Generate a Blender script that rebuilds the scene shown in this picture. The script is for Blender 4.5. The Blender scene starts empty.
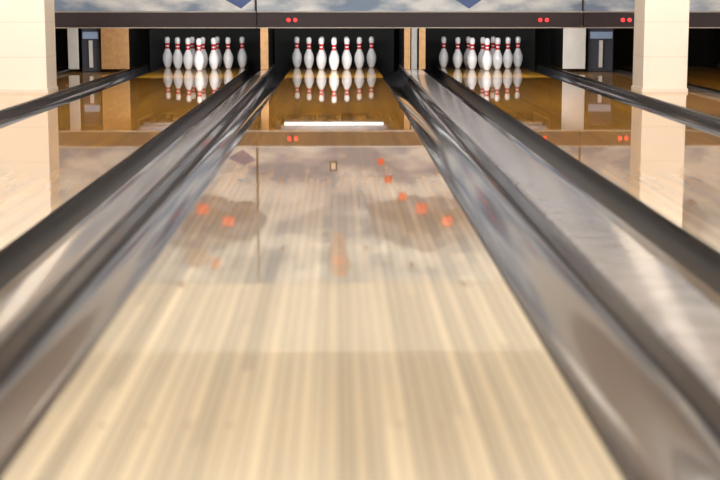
import bpy, bmesh, math
from mathutils import Vector
S=bpy.context.scene
try: S.view_settings.view_transform='Standard'
except Exception: pass

def srgb(r,g,b):
    f=lambda c:(c/255/12.92 if c/255<=0.04045 else ((c/255+0.055)/1.055)**2.4)
    return (f(r),f(g),f(b),1)
def newmat(name):
    m=bpy.data.materials.new(name); m.use_nodes=True
    return m,m.node_tree,m.node_tree.nodes['Principled BSDF']
def N(nt,t,**k):
    n=nt.nodes.new(t)
    for a,v in k.items(): setattr(n,a,v)
    return n
def mix(nt,fac,a,b,bt='MIX'):
    n=N(nt,'ShaderNodeMix',data_type='RGBA',blend_type=bt)
    for s,v in ((n.inputs[0],fac),(n.inputs[6],a),(n.inputs[7],b)):
        if hasattr(v,'is_linked'): nt.links.new(v,s)
        else: s.default_value=v
    return n.outputs[2]
def math_(nt,op,a,b=0.0):
    n=N(nt,'ShaderNodeMath',operation=op)
    for i,v in enumerate((a,b)):
        if hasattr(v,'is_linked'): nt.links.new(v,n.inputs[i])
        else: n.inputs[i].default_value=v
    return n.outputs[0]
def simple(name,col,rough=.5,metal=0,coat=0,noise=0.06,scale=8,spec=.5,stretch=1,coatr=.06,bump=0):
    m,nt,b=newmat(name)
    tc=N(nt,'ShaderNodeTexCoord'); no=N(nt,'ShaderNodeTexNoise'); no.inputs['Scale'].default_value=scale
    mp=N(nt,'ShaderNodeMapping'); mp.inputs['Scale'].default_value=(1,stretch,1)
    nt.links.new(tc.outputs['Object'],mp.inputs[0]); nt.links.new(mp.outputs[0],no.inputs['Vector'])
    d=tuple(c*(1-noise*3) for c in col[:3])+(1,)
    l=tuple(min(1,c*(1+noise)) for c in col[:3])+(1,)
    nt.links.new(mix(nt,no.outputs['Fac'],d,l),b.inputs['Base Color'])
    b.inputs['Roughness'].default_value=rough; b.inputs['Metallic'].default_value=metal
    b.inputs['Coat Weight'].default_value=coat; b.inputs['Coat Roughness'].default_value=coatr
    b.inputs['Specular IOR Level'].default_value=spec
    if bump:
        n2=N(nt,'ShaderNodeTexNoise'); n2.inputs['Scale'].default_value=14; n2.inputs['Detail'].default_value=3
        nt.links.new(tc.outputs['Object'],n2.inputs['Vector'])
        bp=N(nt,'ShaderNodeBump'); bp.inputs['Strength'].default_value=bump; bp.inputs['Distance'].default_value=.01
        nt.links.new(n2.outputs['Fac'],bp.inputs['Height'])
        nt.links.new(bp.outputs[0],b.inputs['Normal']); nt.links.new(bp.outputs[0],b.inputs['Coat Normal'])
    return m
def emis(name,col,s):
    m,nt,b=newmat(name)
    b.inputs['Base Color'].default_value=col
    b.inputs['Emission Color'].default_value=col; b.inputs['Emission Strength'].default_value=s
    return m

def wood(name,front,back,y_a=3.6,y_b=7.5,coatr=.022):
    m,nt,b=newmat(name)
    geo=N(nt,'ShaderNodeNewGeometry'); sp=N(nt,'ShaderNodeSeparateXYZ')
    nt.links.new(geo.outputs['Position'],sp.inputs[0])
    x,y=sp.outputs[0],sp.outputs[1]
    bi=math_(nt,'FLOOR',math_(nt,'DIVIDE',x,.02703))
    wn1=N(nt,'ShaderNodeTexWhiteNoise',noise_dimensions='1D'); nt.links.new(bi,wn1.inputs['W'])
    yy=math_(nt,'FLOOR',math_(nt,'ADD',math_(nt,'DIVIDE',y,2.3),math_(nt,'MULTIPLY',wn1.outputs['Value'],7.3)))
    cb=N(nt,'ShaderNodeCombineXYZ'); nt.links.new(bi,cb.inputs[0]); nt.links.new(yy,cb.inputs[1])
    wn2=N(nt,'ShaderNodeTexWhiteNoise',noise_dimensions='2D'); nt.links.new(cb.outputs[0],wn2.inputs['Vector'])
    mp=N(nt,'ShaderNodeMapping'); mp.inputs['Scale'].default_value=(90,1.4,1)
    nt.links.new(geo.outputs['Position'],mp.inputs['Vector'])
    gr=N(nt,'ShaderNodeTexNoise'); gr.inputs['Scale'].default_value=1; gr.inputs['Detail'].default_value=4
    nt.links.new(mp.outputs[0],gr.inputs['Vector'])
    mp2=N(nt,'ShaderNodeMapping'); mp2.inputs['Scale'].default_value=(14,.15,1)
    nt.links.new(geo.outputs['Position'],mp2.inputs['Vector'])
    br=N(nt,'ShaderNodeTexNoise'); br.inputs['Scale'].default_value=1; br.inputs['Detail'].default_value=2
    nt.links.new(mp2.outputs[0],br.inputs['Vector'])
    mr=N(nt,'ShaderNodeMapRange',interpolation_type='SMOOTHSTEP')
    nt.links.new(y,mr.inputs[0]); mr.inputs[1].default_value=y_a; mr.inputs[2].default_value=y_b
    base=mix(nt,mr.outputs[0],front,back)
    v=math_(nt,'ADD',math_(nt,'MULTIPLY',wn2.outputs['Value'],.34),math_(nt,'MULTIPLY',gr.outputs['Fac'],.3))
    v=math_(nt,'ADD',v,math_(nt,'MULTIPLY',br.outputs['Fac'],1.1))  # broad board tone, with pale glare columns painted into the colour
    v=math_(nt,'ADD',v,.14)
    fr=math_(nt,'FRACT',math_(nt,'DIVIDE',x,.02703))
    seam=math_(nt,'SUBTRACT',1.0,math_(nt,'MULTIPLY',math_(nt,'LESS_THAN',fr,.1),.45))
    v=math_(nt,'MULTIPLY',v,seam)
    hv=N(nt,'ShaderNodeHueSaturation'); nt.links.new(base,hv.inputs['Color']); nt.links.new(v,hv.inputs['Value'])
    nt.links.new(hv.outputs[0],b.inputs['Base Color'])
    b.inputs['Roughness'].default_value=.5; b.inputs['Specular IOR Level'].default_value=.1
    b.inputs['Coat Weight'].default_value=1; b.inputs['Coat Roughness'].default_value=coatr; b.inputs['Coat IOR'].default_value=1.64
    bp=N(nt,'ShaderNodeBump'); bp.inputs['Strength'].default_value=.015; bp.inputs['Distance'].default_value=.0015
    mp3=N(nt,'ShaderNodeMapping'); mp3.inputs['Scale'].default_value=(36,3,1)
    nt.links.new(geo.outputs['Position'],mp3.inputs['Vector'])
    n3=N(nt,'ShaderNodeTexNoise'); n3.inputs['Scale'].default_value=1; nt.links.new(mp3.outputs[0],n3.inputs['Vector'])
    nt.links.new(n3.outputs['Fac'],bp.inputs['Height']); nt.links.new(bp.outputs[0],b.inputs['Coat Normal'])
    return m

M={}
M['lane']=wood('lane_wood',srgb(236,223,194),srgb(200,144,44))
M['walk']=wood('walkway_wood',srgb(220,166,96),srgb(220,166,96))
M['black']=simple('black_edge',srgb(16,15,16),.35)
M['gutter']=simple('gutter_plastic',srgb(84,82,87),.22,noise=.12,scale=5,coat=1,stretch=.3,coatr=.07)
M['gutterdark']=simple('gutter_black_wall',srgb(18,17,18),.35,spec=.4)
M['capL']=simple('divider_brown_grey',srgb(150,142,138),.2,coat=.8,noise=.1,scale=4,coatr=.1)
M['capR']=simple('divider_light_grey',srgb(192,191,197),.25,coat=.8,noise=.18,scale=9,coatr=.14,bump=.06)
M['trim']=simple('metal_trim',srgb(200,198,196),.25,metal=.9,noise=.02)
M['wall']=simple('cream_wall',srgb(230,224,212),.7,noise=.02)
M['ceil']=simple('ceiling_paint',srgb(240,236,228),.8,noise=.02)
M['floor']=simple('dark_floor',srgb(60,52,46),.5)
M['dark']=simple('dark_pit',srgb(12,11,12),.7)
M['fascia']=simple('fascia_plum',srgb(44,31,38),.35,noise=.05)
M['post']=simple('wood_post',srgb(176,132,82),.45,noise=.15,scale=20)
M['postw']=simple('painted_post',srgb(214,210,204),.5)
M['machine']=simple('machine_grey',srgb(60,64,76),.4)
M['blue']=simple('pale_blue_panel',srgb(150,172,205),.4)
M['pin']=simple('pin_white',srgb(244,244,246),.25,coat=.5,noise=.01)
M['red']=simple('pin_red',srgb(206,18,30),.3,coat=.5)
M['led']=emis('red_indicator',(1,.03,.03,1),2.5)
M['tube']=emis('fluorescent_tube',(.95,1,.98,1),.75)
M['tubeoff']=simple('unlit_tube',srgb(120,120,122),.4)
M['panel']=emis('ceiling_diffuser',(1,.985,.955,1),6.5)
M['art_orange']=simple('art_orange',srgb(255,62,18),.5)
M['art_slate']=simple('art_slate',srgb(36,54,104),.5,noise=.3,scale=7)
M['art_grey']=simple('art_grey',srgb(122,134,164),.5,noise=.3,scale=7)
M['art_blue']=simple('art_blue',srgb(74,100,158),.5,noise=.1)
M['art_brown']=simple('art_brown',srgb(176,148,142),.5,noise=.15)
M['art_rose']=simple('art_rose',srgb(224,130,104),.5,noise=.1)
M['dot']=simple('lane_marker',srgb(165,140,108),.4)
m,nt,b=newmat('pillar_paint')
tc=N(nt,'ShaderNodeNewGeometry'); sp=N(nt,'ShaderNodeSeparateXYZ'); nt.links.new(tc.outputs['Position'],sp.inputs[0])
fr=math_(nt,'FRACT',math_(nt,'DIVIDE',sp.outputs[2],.31))
nt.links.new(mix(nt,math_(nt,'LESS_THAN',fr,.02),srgb(243,237,226),srgb(224,217,204)),b.inputs['Base Color']); b.inputs['Roughness'].default_value=.45
M['pillar']=m
m,nt,b=newmat('mural_print')
geo=N(nt,'ShaderNodeNewGeometry'); mp=N(nt,'ShaderNodeMapping'); mp.inputs['Scale'].default_value=(1.1,1,2.8)
nt.links.new(geo.outputs['Position'],mp.inputs[0])
no=N(nt,'ShaderNodeTexNoise'); no.inputs['Scale'].default_value=1.7; no.inputs['Detail'].default_value=7
nt.links.new(mp.outputs[0],no.inputs['Vector'])
cr=N(nt,'ShaderNodeValToRGB'); e=cr.color_ramp.elements
e[0].position=.40; e[0].color=srgb(116,136,164); e[1].position=.62; e[1].color=srgb(214,220,224)
nt.links.new(no.outputs['Fac'],cr.inputs[0])
nt.links.new(cr.outputs[0],b.inputs['Base Color']); b.inputs['Roughness'].default_value=.4
M['mural']=m

def obj(name,verts,faces,mats,parent=None,fm=None,smooth=False):
    me=bpy.data.meshes.new(name); me.from_pydata(verts,[],faces)
    for mm in (mats if isinstance(mats,list) else [mats]): me.materials.append(mm)
    if fm:
        for p,i in zip(me.polygons,fm): p.material_index=i
    bm=bmesh.new(); bm.from_mesh(me); bmesh.ops.recalc_face_normals(bm,faces=bm.faces); bm.to_mesh(me); bm.free()
    if smooth:
        for p in me.polygons: p.use_smooth=True
    o=bpy.data.objects.new(name,me); S.collection.objects.link(o)
    if parent: o.parent=parent
    return o
def box(name,x0,x1,y0,y1,z0,z1,mat,parent=None,bevel=0):
    v=[(x,y,z) for x in (x0,x1) for y in (y0,y1) for z in (z0,z1)]
    f=[(0,1,3,2),(4,6,7,5),(0,4,5,1),(2,3,7,6),(0,2,6,4),(1,5,7,3)]
    o=obj(name,v,f,mat,parent)
    if bevel:
        md=o.modifiers.new('b','BEVEL'); md.width=bevel; md.segments=3
    return o
def empty(name,loc=(0,0,0)):
    e=bpy.data.objects.new(name,None); S.collection.objects.link(e); return e
def extrude(name,prof,y0,y1,mat,parent=None,ang=35,fm=None):
    n=len(prof)
    v=[(x,y0,z) for x,z in prof]+[(x,y1,z) for x,z in prof]
    f=[(i,(i+1)%n,n+(i+1)%n,n+i) for i in range(n)]+[tuple(range(n))[::-1],tuple(range(n,2*n))]
    o=obj(name,v,f,mat,parent,fm=(fm+[0,0]) if fm else None)
    for p in o.data.polygons[:n]: p.use_smooth=True
    bm=bmesh.new(); bm.from_mesh(o.data)
    for e in bm.edges:
        if len(e.link_faces)==2 and e.calc_face_angle(0)>math.radians(ang): e.smooth=False
    bm.to_mesh(o.data); bm.free()
    return o
def revolve(prof,seg=28):
    v=[];f=[]
    for r,z in prof:
        for k in range(seg):
            a=2*math.pi*k/seg; v.append((r*math.cos(a),r*math.sin(a),z))
    for i in range(len(prof)-1):
        for k in range(seg):
            f.append((i*seg+k,i*seg+(k+1)%seg,(i+1)*seg+(k+1)%seg,(i+1)*seg+k))
    f.append(tuple(range(seg))[::-1]); L=(len(prof)-1)*seg; f.append(tuple(range(L,L+seg)))
    return v,f

Y0,Y1=.6,18.95
YM=15.7
ZF=-.16
LC=[-3.9,-1.63,-.045,1.756,4.02]
HW=.527
def lane(cx):
    e=empty('bowling_lane')
    v=[(x,y,z) for x in (cx-HW,cx+HW) for y in (Y0,Y1) for z in (ZF,0)]
    f=[(0,1,3,2),(4,6,7,5),(0,4,5,1),(2,3,7,6),(0,2,6,4),(1,5,7,3)]
    obj('lane_surface',v,f,[M['lane'],M['black']],e,[1,1,1,1,1,0])
    vs=[];fs=[]
    for k in (3,5,8,11,14):
        for sgn in (-1,1):
            x=cx+sgn*(19.5-k+.5)*.02703; y=2.78
            b0=len(vs); n=12
            for i in range(n):
                a=2*math.pi*i/n; vs.append((x+.0085*math.cos(a),y+.0085*math.sin(a),.0006))
            fs.append(tuple(range(b0,b0+n)))
    for k in range(-3,4):
        x=cx+k*5*.02703; y=5.2-abs(k)*.32; b0=len(vs)
        vs+= [(x-.01,y-.05,.0006),(x,y-.035,.0006),(x+.01,y-.05,.0006),(x,y+.06,.0006)]
        fs.append((b0,b0+1,b0+2,b0+3))
    obj('guide_markers',vs,fs,M['dot'],e)
for c in LC: lane(c)

def gutter(xa,xb,zt):
    d=1 if xb>xa else -1
    xa+=d*.001; xb-=d*.001
    w=abs(xb-xa); c=(xa+xb)/2; r=w/2-.006
    p=[(xa,ZF+.002),(xa,-.012),(xa+d*.006,-.012)]
    for i in range(0,17):
        a=math.pi*i/16
        p.append((c-d*r*math.cos(a),-.014-.09*math.sin(a)))
    p+= [(xb-d*.002,zt-.004),(xb,zt-.004),(xb,ZF+.002)]
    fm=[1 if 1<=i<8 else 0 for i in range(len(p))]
    return extrude('ball_gutter',p,Y0,Y1,[M['gutter'],M['gutterdark']],fm=fm)
GL=[(-.572,-.785),(-1.103,-.90),(.482,.76),(1.229,.985),(-2.157,-2.39),(2.283,2.515),(-3.373,-3.13),(3.493,3.26),(-4.427,-4.66),(4.547,4.78)]
for a,b_ in GL: gutter(a,b_,.02)

def cap(name,x0,x1,mat,zt=.03):
    e=empty(name)
    r=.018
    p=[(x0,ZF)]
    for i in range(6):
        a=math.pi/2*i/5; p.append((x0+r-r*math.cos(a),zt-r+r*math.sin(a)))
    for i in range(6):
        a=math.pi/2*i/5; p.append((x1-r+r*math.sin(a),zt-r+r*math.cos(a)))
    p.append((x1,ZF))
    extrude('cap_top',p,Y0,Y1,mat,e)
    return e
cap('lane_divider',-.8985,-.7865,M['capL'])
cap('lane_divider',.762,.983,M['capR'])
def walkway(x0,x1):
    e=empty('lane_walkway')
    box('deck',x0+.045,x1-.045,Y0,Y1,ZF,.0,M['walk'],e)
    for a in (x0,x1-.045):
        p=[(a,ZF),(a,.022),(a+.01,.034),(a+.035,.034),(a+.045,.022),(a+.045,ZF)]
        extrude('edge_rail',p,Y0,Y1,M['black'],e)
walkway(-3.128,-2.392); walkway(2.517,3.258)
walkway(-5.6,-4.662); walkway(4.782,5.6)

prof=[(0.0,2.03),(.75,2.83),(1.5,3.42),(2.25,3.906),(3.375,4.51),(4.5,4.766),(5.2,4.72),(5.875,4.563),(6.6,4.2),(7.25,3.703),(8,3.02),(8.625,2.472),(9.2,2.06),(9.6,1.88),(10.3,1.80),(10.8,1.86),(11.6,2.04),(11.9,2.15),(12.2,2.27),(12.625,2.406),(13.1,2.52),(13.5,2.547),(13.9,2.49),(14.3,2.28),(14.6,1.96),(14.8,1.55),(14.93,1.0),(15.0,.3)]
pr=[(d/2*.0254,z*.0254) for z,d in prof]
v,f=revolve(pr,28)
pm=bpy.data.meshes.new('bowling_pin'); pm.from_pydata(v,[],f)
pm.materials.append(M['pin']); pm.materials.append(M['red'])
for p in pm.polygons:
    p.use_smooth=True
    z=sum(pm.vertices[i].co.z for i in p.vertices)/len(p.vertices)/.0254
    if 9.2<z<10.3 or 10.8<z<11.9: p.material_index=1
YH=17.75
for c in LC[1:4]:
    for row in range(4):
        for k in range(row+1):
            o=bpy.data.objects.new('bowling_pin',pm); S.collection.objects.link(o)
            o.location=(c+(k-row/2)*.3048,YH+row*.264,0.001); o.rotation_euler=(0,0,k*1.3+row)

for c in LC:
    e=empty('pit_curtain')
    box('cloth',c-.76,c+.76,19.25,19.3,ZF,1.2,M['dark'],e)
def post(x0,x1,y,mat,z0=.0):
    e=empty('kickback_post')
    box('face_board',x0,x1,y,y+.03,z0,.95,mat,e,.004)
    box('side_panel',(x0+x1)/2-.02,(x0+x1)/2+.02,y+.03,19.2,z0,.95,M['dark'],e)
YP=17.4
post(-.89,-.80,YP,M['post'],.031)
post(.765,.835,YP,M['post'],.031)
post(.85,.92,YP+.1,M['postw'],.031)
post(.935,1.01,YP,M['post'],.031)
post(-2.72,-2.40,YP,M['post'],.035)
post(2.60,2.86,YP,M['postw'],.035)
post(-3.1,-2.98,YP,M['postw'],.035)
def cabinet(x0,x1):
    e=empty('machine_cabinet')
    box('body',x0,x1,17.5,18.1,.0,.62,M['machine'],e,.01)
    box('top_panel',x0+.02,x1-.02,17.46,17.5,.38,.46,M['blue'],e,.005)
    box('door_trim',(x0+x1)/2-.02,(x0+x1)/2+.02,17.47,17.5,.05,.36,M['postw'],e)
cabinet(-2.96,-2.74); cabinet(2.9,3.2)
for c in LC[1:4]:
    e=empty('pinsetter_machine')
    box('hood',c-.6,c+.6,17.3,19.2,.62,.9,M['machine'],e,.02)
    for k in range(4):
        for j in range(k+1):
            xx=c+(j-k/2)*.3048; yy=YH+k*.264
            vv,ff=revolve([(.07,.56),(.075,.56),(.075,.62),(.07,.62)],16)
            vv=[(a+xx,b2+yy,z) for a,b2,z in vv]
            obj('pin_cup',vv,ff,M['dark'],e)
    box('sweep_arm_l',c-.66,c-.63,17.15,18.4,.54,.66,M['dark'],e)
    box('sweep_arm_r',c+.63,c+.66,17.15,18.4,.54,.66,M['dark'],e)
    box('sweep_bar',c-.66,c+.66,17.12,17.15,.58,.72,M['dark'],e)
    l=empty('pit_lamp')
    box('housing',c-.60,c+.60,16.93,17.05,.585,.64,M['machine'],l)
    vv,ff=revolve([(.018,-.56),(.018,.56)],12)
    vv=[(c+z,16.98+a,.562+b2) for a,b2,z in vv]
    obj('tube',vv,ff,M['tube'] if abs(c)<.5 else M['tubeoff'],l,smooth=True)
    ld=bpy.data.lights.new('pit_glow','AREA'); ld.shape='RECTANGLE'; ld.size=1.0; ld.size_y=.05; ld.energy=26; ld.color=(1,.99,.98)
    lo=bpy.data.objects.new('pit_glow',ld); S.collection.objects.link(lo); lo.parent=l
    lo.location=(c,16.1,.56); lo.rotation_euler=(math.radians(72),0,0)

ZB=.53; ZS=.70; ZT=2.15
units=[(-5.98,-4.23),(-4.23,-.84),(-.84,2.55),(2.55,5.94)]
def masking(x0,x1,leds):
    e=empty('masking_unit'); x0+=.004; x1-=.004
    box('fascia',x0,x1,YM,YM+.08,ZB+.012,ZS-.008,M['fascia'],e,.004)
    box('lower_trim',x0,x1,YM-.006,YM+.08,ZB,ZB+.011,M['trim'],e)
    box('upper_trim',x0,x1,YM-.006,YM+.08,ZS-.007,ZS+.005,M['trim'],e)
    box('mural_panel',x0,x1,YM+.01,YM+.08,ZS+.006,ZT,M['mural'],e)
    box('end_joint',x1-.014,x1,YM-.004,YM+.01,ZS+.006,ZT,M['fascia'],e)
    for lx in leds:
        for dx in (0,.07):
            vv,ff=revolve([(.02,0),(.02,.006),(.014,.01)],14)
            vv=[(lx+dx+a,YM-z,.615+b2) for a,b2,z in vv]
            obj('indicator_light',vv,ff,M['led'],e)
    return e
U=[masking(units[0][0],units[0][1],[]),masking(units[1][0],units[1][1],[-3.86]),masking(units[2][0],units[2][1],[-.51,2.10]),masking(units[3][0],units[3][1],[2.96,5.4])]
def flat(name,pts,mat,par,dy=0):
    n=len(pts); y=YM+.008-dy
    v=[(x,y,z) for x,z in pts]+[(x,y+.004,z) for x,z in pts]
    f=[(i,(i+1)%n,n+(i+1)%n,n+i) for i in range(n)]+[tuple(range(n)),tuple(range(n,2*n))[::-1]]
    obj(name,v,f,mat,par)
def sq(x,z,s,par): flat('printed_pin_flash',[(x-s,z-s*.9),(x+s,z-s*.9),(x+s,z+s*.9),(x-s,z+s*.9)],M['art_orange'],par,.006)
import random
random.seed(4)
def ragged(pts,n=3,j=.035):
    out=[]
    for i,(x,z) in enumerate(pts):
        x2,z2=pts[(i+1)%len(pts)]
        for k in range(n):
            t=k/n; q=0 if k==0 else j
            out.append((x+(x2-x)*t+random.uniform(-q,q),z+(z2-z)*t+random.uniform(-q,q)))
    return out
def art(ox,par,trail):
    outer=[(-.66,1.30),(-.3,1.24),(.1,1.22),(.5,1.30),(.62,1.46),(.5,1.66),(.2,1.74),(.0,1.84),(-.3,1.78),(-.6,1.62)]
    flat('printed_storm_cloud',ragged([(ox+x,z) for x,z in outer],3,.03),M['art_grey'],par)
    ridge=[(-.5,1.38),(-.3,1.36),(-.15,1.44),(.0,1.34),(.2,1.40),(.3,1.34),(.46,1.40),(.36,1.52),(.22,1.56),(.1,1.68),(-.05,1.60),(-.2,1.66),(-.3,1.56),(-.45,1.5)]
    flat('printed_ridge',ragged([(ox+x,z) for x,z in ridge]),M['art_slate'],par,.003)
    for dx,zz,w,h in ((-.3,1.72,.12,.03),(.25,1.66,.10,.03),(.42,1.3,.1,.03)):
        flat('printed_cloud_shade',ragged([(ox+dx-w,zz),(ox+dx,zz-h),(ox+dx+w,zz),(ox+dx,zz+h)],3,.02),M['art_slate'],par,.003)
    sq(ox-.07,1.36,.06,par); sq(ox+.2,1.49,.06,par)
    if trail:
        sq(ox-.27,1.23,.042,par); sq(ox-.42,1.05,.038,par); sq(ox-.50,.86,.034,par)
art(-1.36+.0,U[1],False); art(.95,U[2],True); art(-3.6,U[1],False); art(3.3,U[3],False)
flat('printed_diamond',[(1.22,.82),(1.36,.73),(1.52,.84),(1.40,.90)],M['art_blue'],U[2])
flat('printed_diamond',[(-1.16,.82),(-1.0,.73),(-.86,.84),(-.98,.90)],M['art_blue'],U[1])
def disc(x,z,r,rz,mat,par,dy=0): flat('printed_ball',[(x+r*math.cos(a*.3927),z+rz*math.sin(a*.3927)) for a in range(16)],mat,par,dy)
flat('printed_flying_pin',ragged([(-.06,1.62),(.04,1.6),(.08,1.8),(.14,2.0),(.05,2.1),(-.08,2.06),(-.10,1.85)],3,.02),M['art_brown'],U[2])
disc(.0,1.92,.07,.06,M['art_rose'],U[2],.006); disc(.04,2.05,.05,.04,M['art_rose'],U[2],.006)
disc(-1.5,1.88,.13,.1,M['art_brown'],U[1],.004); disc(-1.30,1.94,.06,.06,M['art_rose'],U[1],.004)
for c,u in ((-1.63,U[1]),(-.045,U[2]),(1.756,U[2])):
    box('lane_number_frame',c-.045,c+.035,YM-.004,YM+.009,.85,.96,M['black'],u)
    box('lane_number_plate',c-.028,c+.018,YM-.008,YM-.0045,.872,.938,M['wall'],u)

def pillar(x0,x1,y):
    e=empty('support_pillar')
    box('shaft',x0,x1,y,y+.48,.0,2.9,M['pillar'],e,.008)
    box('plinth',x0-.008,x1+.008,y-.008,y+.488,.0,.03,M['wall'],e)
pillar(-3.10,-2.60,13.5); pillar(2.74,3.14,13.5)

box('floor',-6,6,-6,20.6,ZF-.1,ZF,M['floor'])
box('bowling_approach',-5.9,5.9,-5.9,Y0-.03,ZF,0,M['lane'])
box('foul_line',-5.9,5.9,Y0-.03,Y0-.001,ZF,.0,M['black'])
box('ceiling',-6,6,-6,20.6,2.9,3.0,M['ceil'])
box('wall_left',-6.1,-6,-6,20.6,ZF-.1,3,M['wall'])
box('wall_right',6,6.1,-6,20.6,ZF-.1,3,M['wall'])
box('wall_back',-6,6,20.6,20.7,ZF-.1,3,M['dark'])
box('wall_front',-6,6,-6.1,-6,ZF-.1,3,M['wall'])
box('wall_soffit',-6,6,YM,YM+.1,ZT+.005,2.9,M['wall'])
for y in (-4,-1.5,1,3.5,6,8.5):
    for x in (-4.2,-1.4,1.4,4.2):
        l=empty('ceiling_light')
        box('frame',x-.64,x+.64,y-.34,y+.34,2.87,2.899,M['postw'],l)
        box('diffuser',x-.6,x+.6,y-.3,y+.3,2.862,2.87,M['panel'],l)
for x in (-4,0,4):
    l=empty('added_mural_fill')  # unseen fill lights with casings, added to brighten mural, soffit and ceiling
    box('housing',x-1.8,x+1.8,9.6,9.78,2.52,2.76,M['postw'],l)
    box('hanger',x-.02,x+.02,9.67,9.71,2.76,2.9,M['postw'],l)
    ld=bpy.data.lights.new('mural_fill','AREA'); ld.shape='RECTANGLE'; ld.size=3.5; ld.size_y=.16; ld.energy=115; ld.color=(1,.985,.955)
    lo=bpy.data.objects.new('mural_fill',ld); S.collection.objects.link(lo); lo.parent=l
    lo.location=(x,9.80,2.64); lo.rotation_euler=(math.radians(105),0,0)

w=bpy.data.worlds.new('World'); S.world=w; w.use_nodes=True
w.node_tree.nodes['Background'].inputs[0].default_value=(.8,.85,1,1); w.node_tree.nodes['Background'].inputs[1].default_value=.3

cd=bpy.data.cameras.new('camera'); cam=bpy.data.objects.new('camera',cd); S.collection.objects.link(cam)
cam.location=(0,0,.8); cam.rotation_euler=(math.radians(90-9.02),0,math.radians(-.84))
cd.sensor_width=36; cd.lens=75; cd.clip_start=.05
cd.dof.use_dof=True; cd.dof.focus_distance=15.5; cd.dof.aperture_fstop=3.2
S.camera=cam
